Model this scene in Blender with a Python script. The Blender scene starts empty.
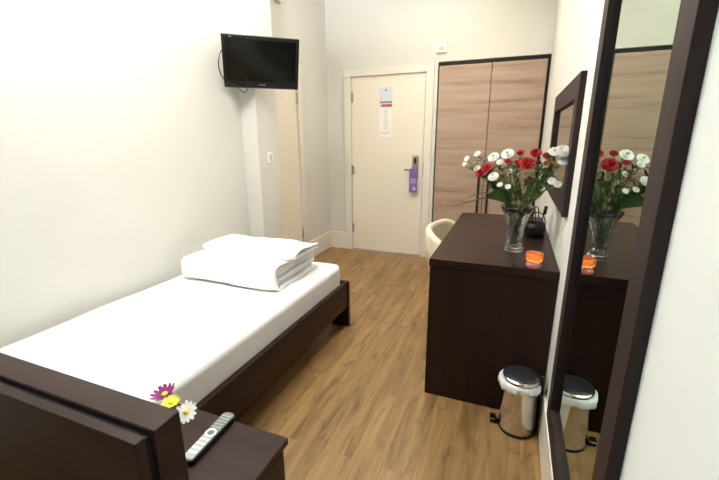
import bpy, bmesh, math, random
from mathutils import Vector, Matrix, noise
random.seed(7)
C = bpy.context.scene.collection
PI = math.pi
# ---------------------------------------------------------------- room measures (metres)
XR, XL, XC, XCOL = 0.23, -2.023, -2.079, -1.876      # right wall, left wall, recessed left wall, column face
YB, YF, ZC = 4.237, -1.6, 2.85                      # far wall, wall behind the camera, ceiling
DX0, DX1, DY0, DY1, DZ = -0.3465, 0.2285, 1.794, 3.092, 0.761   # desk

# ---------------------------------------------------------------- materials
def mat(name, col, rough=0.5, metal=0.0, spec=0.5, trans=0.0, ior=1.45, emit=None, es=0.0, sheen=0.0, coat=0.0):
    m = bpy.data.materials.new(name); m.use_nodes = True
    b = m.node_tree.nodes['Principled BSDF']
    b.inputs['Base Color'].default_value = (*col, 1)
    b.inputs['Roughness'].default_value = rough
    b.inputs['Metallic'].default_value = metal
    b.inputs['Specular IOR Level'].default_value = spec
    b.inputs['Transmission Weight'].default_value = trans
    b.inputs['IOR'].default_value = ior
    b.inputs['Sheen Weight'].default_value = sheen
    b.inputs['Coat Weight'].default_value = coat
    if emit:
        b.inputs['Emission Color'].default_value = (*emit, 1)
        b.inputs['Emission Strength'].default_value = es
    return m
def nodes(m):
    nt = m.node_tree; return nt, nt.nodes, nt.links, nt.nodes['Principled BSDF']
def grain(m, c0, c1, scale, stretch, detail=6, bump=0.0, lo=.35, hi=.65, distort=0.0):
    """mix two colours of the material by stretched noise in object space"""
    nt, N, L, b = nodes(m)
    tc = N.new('ShaderNodeTexCoord'); mp = N.new('ShaderNodeMapping'); mp.inputs['Scale'].default_value = stretch
    nz = N.new('ShaderNodeTexNoise'); nz.inputs['Scale'].default_value = scale; nz.inputs['Detail'].default_value = detail
    nz.inputs['Distortion'].default_value = distort
    cr = N.new('ShaderNodeValToRGB'); cr.color_ramp.elements[0].position = lo; cr.color_ramp.elements[1].position = hi
    cr.color_ramp.elements[0].color = (*c0, 1); cr.color_ramp.elements[1].color = (*c1, 1)
    L.new(tc.outputs['Object'], mp.inputs['Vector']); L.new(mp.outputs[0], nz.inputs['Vector'])
    L.new(nz.outputs['Fac'], cr.inputs['Fac']); L.new(cr.outputs['Color'], b.inputs['Base Color'])
    if bump:
        bp = N.new('ShaderNodeBump'); bp.inputs['Strength'].default_value = bump; bp.inputs['Distance'].default_value = .002
        L.new(nz.outputs['Fac'], bp.inputs['Height']); L.new(bp.outputs[0], b.inputs['Normal'])
    return m
M = {}
M['wall'] = grain(mat('cream_wall_paint', (.66, .65, .605), .75), (.655, .645, .60), (.67, .66, .615), 3, (1, 1, 1), bump=.05)
M['wall_fill_cut'] = grain(mat('brown_fill_cut', (.26, .21, .17), .8), (.25, .20, .165), (.27, .22, .18), 3, (1, 1, 1))  # unseen wall darkened to weaken light bounced onto front faces
M['ceiling'] = mat('white_ceiling_paint', (.85, .83, .78), .8)
M['gloss_cream'] = grain(mat('cream_gloss_paint', (.74, .70, .62), .35), (.735, .695, .615), (.755, .715, .635), 2, (1, 1, 1))
M['door'] = grain(mat('cream_door_paint', (.80, .745, .635), .4), (.795, .74, .63), (.815, .755, .645), 2, (1, 1, 1))
M['wenge'] = grain(mat('dark_wenge_wood', (.03, .014, .011), .33, spec=.22), (.018, .0083, .0065), (.029, .0138, .011), 14, (1, .06, 1), bump=.04)
M['wenge_x'] = grain(mat('dark_wenge_wood_across', (.03, .014, .011), .36, spec=.22), (.023, .0115, .0092), (.036, .019, .0155), 14, (.06, 1, 1), bump=.04)
M['wenge_z'] = grain(mat('dark_wenge_wood_upright', (.03, .014, .011), .36, spec=.22), (.017, .0075, .0062), (.028, .0125, .0105), 14, (1, 1, .06), bump=.04)
M['mirror_wood'] = grain(mat('dark_mirror_frame_wood', (.03, .016, .015), .55, spec=.35), (.018, .009, .0085), (.028, .015, .014), 14, (1, 1, .06))
M['edge'] = mat('black_edge_strip', (.012, .009, .008), .6, spec=.3)
M['bronze'] = mat('dark_bronze_metal', (.05, .035, .025), .35, .7)
M['chrome'] = mat('polished_steel', (.72, .70, .67), .13, 1.0)
M['satin'] = mat('satin_steel', (.42, .38, .32), .35, 1.0)
M['black'] = mat('black_plastic', (.008, .008, .009), .4, spec=.35)
M['lid'] = mat('grey_black_lid', (.035, .037, .042), .3, .3)
M['screen'] = mat('dark_screen_glass', (.004, .005, .005), .12)
M['silver'] = mat('silver_plastic', (.42, .43, .43), .35, .4)
M['paleplastic'] = mat('pale_grey_plastic', (.72, .74, .72), .4)
M['greybtn'] = mat('grey_rubber_buttons', (.14, .15, .16), .6)
M['greyface'] = mat('grey_green_face', (.17, .19, .19), .45)
M['white_plastic'] = mat('white_plastic', (.82, .80, .75), .35)
M['grey_plastic'] = mat('grey_plastic', (.5, .48, .44), .4)
M['linen'] = grain(mat('white_linen', (.88, .88, .88), .9, sheen=.2), (.87, .87, .875), (.89, .89, .89), 30, (1, 1, 1), bump=.15)
M['bag'] = mat('white_bin_liner', (.82, .85, .88), .4)
M['leather'] = grain(mat('cream_leather', (.74, .65, .48), .45), (.72, .63, .46), (.76, .67, .51), 8, (1, 1, 1), bump=.06)
M['paper'] = mat('white_paper', (.84, .84, .80), .6)
M['bluepaper'] = mat('pale_blue_paper', (.66, .72, .78), .6)
M['inkgrey'] = mat('grey_print', (.20, .23, .21), .6)
M['inkpale'] = mat('pale_grey_print', (.52, .50, .46), .6)
M['inkred'] = mat('red_print', (.55, .07, .12), .6)
M['inkblue'] = mat('navy_print', (.05, .06, .18), .6)
M['purple'] = mat('purple_card', (.20, .12, .36), .5)
M['bluish'] = mat('bluish_black_plastic', (.07, .07, .11), .3)
M['lilac'] = mat('lilac_print', (.55, .50, .72), .5)
M['mirror'] = mat('mirror_glass', (.47, .60, .52), .0, 1.0)
M['glass'] = mat('clear_crystal', (.97, 1, .98), .03, trans=.96, ior=1.5)
M['winglass'] = mat('window_glass', (1, 1, 1), .0)
_nt = M['winglass'].node_tree; _t = _nt.nodes.new('ShaderNodeBsdfTransparent'); _g = _nt.nodes.new('ShaderNodeBsdfGlossy'); _g.inputs['Roughness'].default_value = .02
_f = _nt.nodes.new('ShaderNodeFresnel'); _f.inputs['IOR'].default_value = 1.3; _m = _nt.nodes.new('ShaderNodeMixShader')
_nt.links.new(_f.outputs[0], _m.inputs[0]); _nt.links.new(_t.outputs[0], _m.inputs[1]); _nt.links.new(_g.outputs[0], _m.inputs[2]); _nt.links.new(_m.outputs[0], _nt.nodes['Material Output'].inputs['Surface'])
M['stem'] = mat('green_stem', (.15, .25, .07), .5)
M['leaf'] = grain(mat('green_leaf', (.09, .17, .045), .45), (.07, .12, .035), (.19, .27, .10), 30, (1, 1, 1))
M['bigleaf'] = grain(mat('deep_green_leaf', (.05, .13, .03), .4), (.035, .10, .022), (.07, .17, .045), 12, (1, 1, 1))
M['darkleaf'] = mat('blackish_green_leaf', (.018, .035, .014), .45)
M['red'] = grain(mat('red_petals', (.55, .01, .012), .6), (.30, .003, .005), (.50, .009, .009), 60, (1, 1, 1))
M['white'] = grain(mat('white_petals', (.88, .89, .84), .6), (.84, .87, .78), (.90, .90, .86), 60, (1, 1, 1))
M['greenheart'] = mat('pale_green_flower_centre', (.30, .42, .16), .6)
M['magenta'] = mat('magenta_petals', (.24, .015, .16), .6)
M['yellow'] = mat('yellow_petals', (.85, .62, .03), .6)
M['daisywhite'] = mat('daisy_white_petals', (.86, .87, .84), .6)
M['orange'] = mat('orange_glass', (.72, .20, .05), .15, trans=.6, emit=(1, .22, .05), es=.04)
M['wax'] = mat('glowing_wax', (.95, .8, .5), .5, emit=(1, .72, .32), es=1.6)
M['pink'] = mat('pink_glass', (.62, .17, .17), .15, trans=.15)
M['frost'] = mat('frosted_white_glass', (.9, .82, .75), .4)
M['shade'] = mat('added_lamp_diffuser', (.9, .88, .82), .5, emit=(1, .86, .66), es=4.0)  # glowing cover of the added ceiling lamps

# floor: long oak-look boards running down the room
def floor_mat():
    m = mat('oak_laminate', (.42, .25, .12), .42); nt, N, L, b = nodes(m)
    tc = N.new('ShaderNodeTexCoord'); mp = N.new('ShaderNodeMapping'); mp.inputs['Rotation'].default_value = (0, 0, PI/2)
    L.new(tc.outputs['Object'], mp.inputs['Vector'])
    br = N.new('ShaderNodeTexBrick'); br.offset = .37; br.inputs['Scale'].default_value = 1
    br.inputs['Brick Width'].default_value = 1.25; br.inputs['Row Height'].default_value = .135
    br.inputs['Mortar Size'].default_value = .0008; br.inputs['Mortar Smooth'].default_value = .3
    br.inputs['Color1'].default_value = (.0, .0, .0, 1); br.inputs['Color2'].default_value = (1, 1, 1, 1)
    br.inputs['Mortar'].default_value = (.5, .5, .5, 1)
    L.new(mp.outputs[0], br.inputs['Vector'])
    # offset the grain per board
    ad = N.new('ShaderNodeVectorMath'); ad.operation = 'MULTIPLY_ADD'; ad.inputs[1].default_value = (3.1, 1.7, 0)
    L.new(br.outputs['Color'], ad.inputs[0]); L.new(tc.outputs['Object'], ad.inputs[2])
    m2 = N.new('ShaderNodeMapping'); m2.inputs['Scale'].default_value = (9, .8, 1); L.new(ad.outputs[0], m2.inputs['Vector'])
    n1 = N.new('ShaderNodeTexNoise'); n1.inputs['Scale'].default_value = 2.2; n1.inputs['Detail'].default_value = 9; n1.inputs['Roughness'].default_value = .62; n1.inputs['Distortion'].default_value = .9
    L.new(m2.outputs[0], n1.inputs['Vector'])
    cr = N.new('ShaderNodeValToRGB'); e = cr.color_ramp.elements
    e[0].position = .28; e[0].color = (.12, .066, .024, 1); e[1].position = .76; e[1].color = (.37, .232, .096, 1)
    k = e.new(.46); k.color = (.24, .139, .053, 1); k = e.new(.58); k.color = (.30, .18, .072, 1)
    L.new(n1.outputs['Fac'], cr.inputs['Fac'])
    # darker knots and blotches
    m3 = N.new('ShaderNodeMapping'); m3.inputs['Scale'].default_value = (6, 2.4, 1); L.new(ad.outputs[0], m3.inputs['Vector'])
    n2 = N.new('ShaderNodeTexNoise'); n2.inputs['Scale'].default_value = 1.5; n2.inputs['Detail'].default_value = 4; n2.inputs['Distortion'].default_value = 1.6
    L.new(m3.outputs[0], n2.inputs['Vector'])
    c2 = N.new('ShaderNodeValToRGB'); c2.color_ramp.elements[0].position = .56; c2.color_ramp.elements[1].position = .80
    c2.color_ramp.elements[0].color = (1, 1, 1, 1); c2.color_ramp.elements[1].color = (.40, .34, .28, 1)
    L.new(n2.outputs['Fac'], c2.inputs['Fac'])
    mx = N.new('ShaderNodeMix'); mx.data_type = 'RGBA'; mx.blend_type = 'MULTIPLY'; mx.inputs[0].default_value = 1
    L.new(cr.outputs['Color'], mx.inputs[6]); L.new(c2.outputs['Color'], mx.inputs[7])
    # slow tone change from board to board
    c3 = N.new('ShaderNodeValToRGB'); c3.color_ramp.elements[0].color = (.86, .85, .83, 1); c3.color_ramp.elements[1].color = (1.1, 1.08, 1.06, 1)
    L.new(br.outputs['Color'], c3.inputs['Fac'])
    my = N.new('ShaderNodeMix'); my.data_type = 'RGBA'; my.blend_type = 'MULTIPLY'; my.inputs[0].default_value = 1
    L.new(mx.outputs[2], my.inputs[6]); L.new(c3.outputs['Color'], my.inputs[7])
    c4 = N.new('ShaderNodeValToRGB'); c4.color_ramp.elements[0].color = (1, 1, 1, 1); c4.color_ramp.elements[1].color = (.6, .55, .5, 1)
    L.new(br.outputs['Fac'], c4.inputs['Fac'])
    mz = N.new('ShaderNodeMix'); mz.data_type = 'RGBA'; mz.blend_type = 'MULTIPLY'; mz.inputs[0].default_value = 1
    L.new(my.outputs[2], mz.inputs[6]); L.new(c4.outputs['Color'], mz.inputs[7])
    L.new(mz.outputs[2], b.inputs['Base Color'])
    return m
M['floor'] = floor_mat()
# wardrobe laminate: pale brown with level bands of grain
def laminate():
    m = mat('pale_walnut_laminate', (.45, .32, .24), .5); nt, N, L, b = nodes(m)
    tc = N.new('ShaderNodeTexCoord'); mp = N.new('ShaderNodeMapping'); mp.inputs['Scale'].default_value = (.6, 1, 9)
    L.new(tc.outputs['Object'], mp.inputs['Vector'])
    n1 = N.new('ShaderNodeTexNoise'); n1.inputs['Scale'].default_value = 1.7; n1.inputs['Detail'].default_value = 8; n1.inputs['Roughness'].default_value = .58; n1.inputs['Distortion'].default_value = .15
    L.new(mp.outputs[0], n1.inputs['Vector'])
    cr = N.new('ShaderNodeValToRGB'); e = cr.color_ramp.elements
    e[0].position = .30; e[0].color = (.23, .155, .115, 1); e[1].position = .72; e[1].color = (.46, .36, .275, 1)
    k = e.new(.47); k.color = (.39, .275, .21, 1)
    L.new(n1.outputs['Fac'], cr.inputs['Fac']); L.new(cr.outputs['Color'], b.inputs['Base Color'])
    return m
M['laminate'] = laminate()

# ---------------------------------------------------------------- mesh helpers
def box(bm, x0, x1, y0, y1, z0, z1, bev=0.0, seg=2):
    b2 = bmesh.new(); bmesh.ops.create_cube(b2, size=1)
    for v in b2.verts:
        v.co = Vector(((x0+x1)/2+v.co.x*(x1-x0), (y0+y1)/2+v.co.y*(y1-y0), (z0+z1)/2+v.co.z*(z1-z0)))
    if bev: bmesh.ops.bevel(b2, geom=b2.edges[:], offset=bev, segments=seg, profile=.5, affect='EDGES')
    join(bm, b2); return bm
def join(bm, b2, mtx=None):
    if mtx is not None: bmesh.ops.transform(b2, matrix=mtx, verts=b2.verts[:])
    me = bpy.data.meshes.new('tmp'); b2.to_mesh(me); b2.free(); bm.from_mesh(me); bpy.data.meshes.remove(me)
def cyl(bm, p0, p1, r0, r1=None, n=20, caps=True):
    r1 = r0 if r1 is None else r1; p0 = Vector(p0); p1 = Vector(p1); d = p1-p0
    b2 = bmesh.new(); bmesh.ops.create_cone(b2, cap_ends=caps, segments=n, radius1=r0, radius2=r1, depth=d.length)
    join(bm, b2, Matrix.Translation((p0+p1)/2) @ d.to_track_quat('Z', 'Y').to_matrix().to_4x4()); return bm
def tube(bm, pts, r, n=8, taper=None):
    pts = [Vector(p) for p in pts]; rings = []
    for i, p in enumerate(pts):
        t = (pts[min(i+1, len(pts)-1)]-pts[max(i-1, 0)]).normalized()
        a = t.cross(Vector((.31, .17, .93))); a.normalize(); b = t.cross(a)
        rr = r if taper is None else r*(1+(taper-1)*i/(len(pts)-1))
        rings.append([bm.verts.new(p+(a*math.cos(2*PI*k/n)+b*math.sin(2*PI*k/n))*rr) for k in range(n)])
    for A, B in zip(rings, rings[1:]):
        for k in range(n): bm.faces.new((A[k], A[(k+1) % n], B[(k+1) % n], B[k]))
    bm.faces.new(rings[0][::-1]); bm.faces.new(rings[-1]); return bm
def lathe(bm, prof, n=40, mod=None, close=False):
    """revolve (r, z) profile about Z; mod(angle, r, z) may change r"""
    rings = []
    for r, z in prof:
        if r < 1e-6: rings.append([bm.verts.new((0, 0, z))]); continue
        rr = []
        for k in range(n):
            a = 2*PI*k/n; q = mod(a, r, z) if mod else r
            rr.append(bm.verts.new((q*math.cos(a), q*math.sin(a), z)))
        rings.append(rr)
    pairs = list(zip(rings, rings[1:]))
    if close: pairs.append((rings[-1], rings[0]))
    for A, B in pairs:
        for k in range(n):
            k2 = (k+1) % n
            if len(A) == 1 and len(B) == 1: continue
            if len(A) == 1: bm.faces.new((A[0], B[k], B[k2]))
            elif len(B) == 1: bm.faces.new((A[k], A[k2], B[0]))
            else: bm.faces.new((A[k], A[k2], B[k2], B[k]))
    return bm
def soft(bm, x0, x1, y0, y1, z0, z1, r=.04, cuts=28, amp=.006, freq=5, seed=0, fold=None):
    """rounded cushion-like block with cloth waves"""
    b2 = bmesh.new(); bmesh.ops.create_cube(b2, size=2)
    bmesh.ops.subdivide_edges(b2, edges=b2.edges[:], cuts=cuts, use_grid_fill=True)
    h = Vector(((x1-x0)/2, (y1-y0)/2, (z1-z0)/2)); c = Vector(((x0+x1)/2, (y0+y1)/2, (z0+z1)/2)); r = min(r, *h)
    for v in b2.verts:
        p = Vector((v.co.x*h.x, v.co.y*h.y, v.co.z*h.z))
        q = Vector([max(-h[i]+r, min(h[i]-r, p[i])) for i in range(3)]); d = p-q
        if d.length > 1e-6: p = q+d.normalized()*r
        nrm = d.normalized() if d.length > 1e-6 else Vector((0, 0, 1))
        w = noise.noise((p+c)*freq+Vector((seed*3.1, 0, 0)))*amp + noise.noise((p+c)*freq*3+Vector((0, seed*1.7, 0)))*amp*.35
        p = p+nrm*w
        if fold: p = fold(p)
        v.co = p+c
    join(bm, b2); return bm
def obj(name, bm, m, parent=None, smooth=False, bevel=0, loc=None, rot=None, sub=0):
    bmesh.ops.recalc_face_normals(bm, faces=bm.faces[:])
    me = bpy.data.meshes.new(name); bm.to_mesh(me); bm.free()
    ms = m if isinstance(m, (list, tuple)) else [m]
    for k in ms: me.materials.append(M[k] if isinstance(k, str) else k)
    if smooth:
        for p in me.polygons: p.use_smooth = True
    o = bpy.data.objects.new(name, me); C.objects.link(o)
    if parent: o.parent = parent
    if loc: o.location = loc
    if rot: o.rotation_euler = rot
    if bevel:
        b = o.modifiers.new('bevel', 'BEVEL'); b.width = bevel; b.segments = 2; b.limit_method = 'ANGLE'
    if smooth and not sub:
        pass
    if sub:
        s = o.modifiers.new('subsurf', 'SUBSURF'); s.levels = s.render_levels = sub
    return o
def auto(o, ang=40):
    me = o.data; me.set_sharp_from_angle(angle=math.radians(ang)); return o
def rel(bm, loc):
    bmesh.ops.translate(bm, vec=-Vector(loc), verts=bm.verts[:]); return bm
def thing(name, label, cat, loc=(0, 0, 0), rotz=0, group=None):
    o = bpy.data.objects.new(name, None); o.empty_display_size = .05; C.objects.link(o); o.location = loc; o.rotation_euler = (0, 0, rotz)
    o['label'] = label; o['category'] = cat
    if group: o['group'] = group
    return o
def tag(o, label, cat, group=None):
    o['label'] = label; o['category'] = cat
    if group: o['group'] = group
    return o
def struct(o, label=None, cat=None):
    o['kind'] = 'structure'
    if label: o['label'] = label
    if cat: o['category'] = cat
    return o
def B(*a, **k): return box(bmesh.new(), *a, **k)

# ---------------------------------------------------------------- the room shell
T = .12
struct(obj('floor', B(XC-T, XR+T, YF-T, YB+.7, -.08, 0), 'floor'), 'warm oak board floor with dark knots running down the room', 'floor')
struct(obj('ceiling', B(XC-T, XR+T, YF-T, YB+.7, ZC, ZC+.1), 'ceiling'), 'plain pale ceiling above the frame', 'ceiling')
struct(obj('wall_right', B(XR, XR+T, YF-T, YB+.7, 0, ZC), 'wall'), 'pale painted wall on the right carrying both dark mirrors', 'wall')
WY0, WY1, WZ0, WZ1 = -1.45, -.15, .9, 2.35
bm = bmesh.new()
box(bm, XL-T-.06, XL, YF-T, WY0, 0, ZC); box(bm, XL-T-.06, XL, WY1, 2.584, 0, ZC); box(bm, XL-T-.06, XL, WY0, WY1, 0, WZ0); box(bm, XL-T-.06, XL, WY0, WY1, WZ1, ZC)
struct(obj('wall_left', bm, 'wall'), 'bright cream wall along the bed', 'wall')
bm = B(XC-T, XCOL, 2.5841, 2.8598, 0, ZC)
struct(obj('wall_column', bm, 'wall'), 'narrow cream wall projection with the light switch', 'wall')
# recessed left wall with the side door opening (y 2.86 .. 3.56)
bm = bmesh.new(); box(bm, XC-T, XC, 3.555, YB, 0, ZC); box(bm, XC-T, XC, 2.8598, 3.555, 2.0, ZC)
struct(obj('wall_recess', bm, 'wall'), 'cream wall set back beside the far corner, holding the side door', 'wall')
# back wall: left pier, above entrance door, above the wardrobe niche
bm = bmesh.new()
box(bm, XC-T, -1.80, YB, YB+T, 0, ZC); box(bm, -1.80, -.905, YB, YB+T, 2.012, ZC); box(bm, -.905, -.812, YB, YB+T, 0, ZC)
box(bm, -.812, XR, YB, YB+T, 2.078, ZC)
struct(obj('wall_back', bm, 'wall'), 'cream far wall holding the entrance door and wardrobe', 'wall')
bm = bmesh.new(); box(bm, -.93, XR, YB+.62, YB+.7, 0, ZC); box(bm, -.93, -.83, YB+T, YB+.62, 0, ZC)
struct(obj('wall_niche', bm, 'wall'), 'wall behind the wardrobe', 'wall')
struct(obj('wall_front', B(XC-T, XR+T, YF-T, YF, 0, ZC), 'wall_fill_cut'), 'plain wall behind the camera, made brown to weaken frontal light', 'wall')
win = struct(thing('added_window_1', 'added white framed window in the left wall behind the camera', 'window', (XL-.07, (WY0+WY1)/2, WZ0), PI/2))  # unseen window, added to bring cool light onto the right wall
hw = (WY1-WY0)/2; wh = WZ1-WZ0
bm = bmesh.new(); f = .05
box(bm, -hw, hw, -.03, .03, 0, f); box(bm, -hw, hw, -.03, .03, wh-f, wh); box(bm, -hw, -hw+f, -.03, .03, f, wh-f); box(bm, hw-f, hw, -.03, .03, f, wh-f); box(bm, -f/2, f/2, -.03, .03, f, wh-f)
obj('window_frame', bm, 'white_plastic', win)
bm = bmesh.new(); box(bm, -hw+f, -f/2, -.004, .004, f, wh-f); box(bm, f/2, hw-f, -.004, .004, f, wh-f)
obj('pane', bm, 'winglass', win)
bm = B(-hw-.04, hw+.04, -.13, -.0701, -.04, -.005); obj('window_sill', bm, 'white_plastic', win)

def baseboard(name, x0, x1, y0, y1, label):
    bm = B(x0, x1, y0, y1, 0, .208); o = obj(name, bm, 'gloss_cream', bevel=.004); return struct(o, label, 'baseboard')
baseboard('baseboard_recess', XC, XC+.016, 3.625, YB, 'cream skirting board beside the side door in the far corner')
baseboard('baseboard_back', XC+.016, -1.861, YB-.016, YB, 'short cream skirting board left of the entrance door')
baseboard('baseboard_right', XR-.015, XR, YF, DY0-.001, 'cream skirting board under the tall mirror')
baseboard('baseboard_left', XL, XL+.014, YF, 2.584, 'cream skirting board behind the bed')
baseboard('baseboard_front', XL+.014, XR-.015, YF, YF+.014, 'cream skirting board behind the camera')

# ---------------------------------------------------------------- entrance door (door_1)
d1 = struct(thing('door_1', 'cream entrance door with steel lock in the far wall', 'door', (-1.353, YB, 0)))
X = lambda v: v+1.353
bm = bmesh.new()
box(bm, X(-1.8602), X(-1.7792), -.022, 0, 0, 1.992); box(bm, X(-.928), X(-.8468), -.022, 0, 0, 1.992); box(bm, X(-1.8602), X(-.8468), -.022, 0, 1.992, 2.0693)
box(bm, X(-1.80), X(-1.779), 0, T, 0, 2.012); box(bm, X(-.926), X(-.905), 0, T, 0, 2.012); box(bm, X(-1.779), X(-.926), 0, T, 1.994, 2.012)
obj('door_frame', bm, 'gloss_cream', d1, bevel=.003)
leaf = obj('door_leaf', B(X(-1.775), X(-.936), .004, .044, .012, 1.990), 'door', d1, bevel=.002)
obj('door_seal', B(X(-.9345), X(-.9275), .002, .04, .005, 1.990), 'bronze', d1)['label'] = 'dark seal along the lock edge of the door'
for z in (1.775, .97, .275):
    bm = cyl(bmesh.new(), (X(-1.7765), -.006, z-.055), (X(-1.7765), -.006, z+.055), .008, n=12)
    box(bm, X(-1.7795), X(-1.755), -.001, .0035, z-.05, z+.05)
    obj('hinge', bm, 'satin', d1)
bm = B(X(-1.055), X(-.985), -.012, .0035, .90, 1.145, bev=.005); lp = obj('lock_plate', bm, 'satin', leaf)
bm = bmesh.new(); cyl(bm, (X(-1.01), -.012, .993), (X(-1.01), -.055, .993), .011); cyl(bm, (X(-1.003), -.052, .993), (X(-1.128), -.052, .993), .0095)
lh = obj('door_handle', bm, 'satin', leaf, smooth=True)
obj('card_slot', B(X(-1.032), X(-1.006), -.0135, -.0121, 1.06, 1.12), 'black', leaf)
obj('strike_plate', B(X(-.9275), X(-.921), -.0235, -.0221, .93, 1.07), 'satin', d1)

# purple hanger on the handle
dh = thing('door_hanger', 'purple paper door hanger on the steel handle of the entrance door', 'door hanger', (-1.022, YB-.062, .745))
bm = B(-.044, .044, -.001, .001, 0, .262)
card = obj('card', bm, 'purple', dh, bevel=.0005)
bm = bmesh.new(); box(bm, -.026, .026, -.0024, -.0011, .075, .078)
for i, w in enumerate((.028, .034, .03)): box(bm, -w, w, -.0024, -.0011, .145-i*.020, .154-i*.020)
b2 = bmesh.new(); bmesh.ops.create_circle(b2, cap_ends=True, segments=20, radius=.02); join(bm, b2, Matrix.Translation((.012, -.0013, .045)) @ Matrix.Rotation(PI/2, 4, 'X'))
obj('printing', bm, 'lilac', card)['label'] = 'pale lilac printing'

# notices taped to the door
n1 = thing('door_notice', 'small pale blue notice with grey and red bands, upper of the two on the door', 'notice', (-1.368, YB+.001, 1.66))
obj('card', B(-.072, .072, -.001, .002, 0, .205), 'bluepaper', n1)
bm = bmesh.new(); b2 = bmesh.new(); bmesh.ops.create_circle(b2, cap_ends=True, segments=16, radius=.010); join(bm, b2, Matrix.Translation((.0, -.0018, .175)) @ Matrix.Rotation(PI/2, 4, 'X'))
obj('emblem', bm, 'inkblue', n1)
obj('grey_band', B(-.070, .070, -.002, -.0011, .042, .062), 'inkgrey', n1)
obj('red_band', B(-.052, .070, -.002, -.0011, .006, .032), 'inkred', n1)
bm = bmesh.new()
for i in range(5): box(bm, -.062, -.05, -.002, -.0011, .072+i*.014, .080+i*.014)
obj('side_lettering', bm, 'inkpale', n1)
n2 = thing('door_notice', 'long white sheet of faint grey print below the red banded notice on the door', 'notice', (-1.368, YB+.001, 1.345))
obj('sheet', B(-.075, .075, -.001, .002, 0, .31), 'paper', n2)
bm = bmesh.new(); rr = random.Random(3)
for i in range(15):
    w = rr.uniform(.012, .034) if i < 12 else .055
    if i == 12: continue
    z = .285-i*.018; box(bm, -w, w, -.002, -.0011, z, z+.006)
obj('printing', bm, 'inkpale', n2)

# ---------------------------------------------------------------- side door (door_2) in the recessed wall
d2 = struct(thing('door_2', 'cream side door beside the light switch', 'door', (XC, 3.55, 0)))
obj('door_leaf', B(-.044, -.004, -.688, -.008, .012, 1.975), 'door', d2, bevel=.002)
bm = bmesh.new(); box(bm, 0, .018, .003, .072, 0, 2.05); box(bm, 0, .018, -.69, .003, 1.985, 2.05); obj('door_frame', bm, 'gloss_cream', d2, bevel=.003)
for z in (1.72, .33):
    obj('hinge', cyl(bmesh.new(), (.008, -.006, z-.05), (.008, -.006, z+.05), .008, n=12), 'satin', d2)

# ---------------------------------------------------------------- switch and small fittings
s = thing('light_switch', 'white square light switch on the narrow wall projection by the bed', 'light switch', (XCOL, 2.722, 1.18))
obj('plate', B(0, .010, -.043, .043, -.043, .043, bev=.004), 'white_plastic', s)
obj('rocker', B(.0101, .016, -.014, .014, -.022, .022, bev=.002), 'grey_plastic', s)
s = thing('wall_sensor', 'small square white sensor box above the wardrobe edge', 'sensor', (-.782, YB, 2.205))
obj('housing', B(-.05, .05, -.03, 0, -.045, .045, bev=.006), 'white_plastic', s); obj('grille', B(-.03, .03, -.033, -.0301, -.025, .012), 'grey_plastic', s)
s = thing('wall_vent', 'tiny grey fitting high on the wall above the television', 'fitting', (XC, 3.27, 2.52))
obj('body', B(0, .03, -.035, .035, -.03, .03, bev=.006), 'grey_plastic', s); obj('cap', B(.0301, .04, -.02, .02, -.018, .018, bev=.003), 'white_plastic', s)

# ---------------------------------------------------------------- wardrobe
wd = thing('wardrobe', 'built-in wardrobe with two pale walnut doors in a black edged niche', 'wardrobe', (-.289, YB, 0))
X = lambda v: v+.289
bm = bmesh.new()
box(bm, X(-.806), X(.228), -.004, .50, 2.045, 2.072); box(bm, X(-.806), X(-.801), .0, .50, .0, 2.045); box(bm, X(.205), X(.228), -.002, .50, 0, 2.045)
box(bm, X(-.801), X(.205), .04, .50, 0, .05); box(bm, X(-.801), X(.205), .48, .50, .05, 2.045)
obj('carcass', bm, 'edge', wd)['label'] = 'black edged carcass'
for x0, x1, hx in ((-.799, -.2892, -.333), (-.2832, .203, -.238)):
    dr = obj('wardrobe_door', B(X(x0), X(x1), .002, .022, .03, 2.040), 'laminate', wd, bevel=.0015)
    bm = B(X(hx)-.011, X(hx)+.011, -.026, -.014, .30, 1.02, bev=.003); box(bm, X(hx)-.006, X(hx)+.006, -.015, .0015, .36, .38); box(bm, X(hx)-.006, X(hx)+.006, -.015, .0015, .94, .96)
    obj('door_handle', bm, 'bronze', dr)

# ---------------------------------------------------------------- mirrors
def mirror(name, label, y0, y1, z0, z1, w, t):
    o = thing(name, label, 'mirror', (XR, (y0+y1)/2, z0)); h = (y1-y0)/2; zz = z1-z0
    for nm, a in (('frame_stile', (-t, 0, -h, -h+w, 0, zz)), ('frame_stile', (-t, 0, h-w, h, 0, zz)), ('frame_rail', (-t, 0, -h+w, h-w, 0, w)), ('frame_rail', (-t, 0, -h+w, h-w, zz-w, zz))):
        obj(nm, B(*a), 'mirror_wood', o, bevel=.0012)
    obj('glass', B(-.006, -.002, -h+w-.001, h-w+.001, w-.001, zz-w+.001), 'mirror', o)
    return o
mirror('wall_mirror', 'small dark-framed mirror hung above the far end of the desk', 1.80, 2.90, 1.005, 1.580, .095, .0227)
mirror('tall_mirror', 'tall dark-framed full-length mirror beside the waste bin, nearest the viewer', .697, 1.476, .271, 2.25, .075, .0227)

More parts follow.
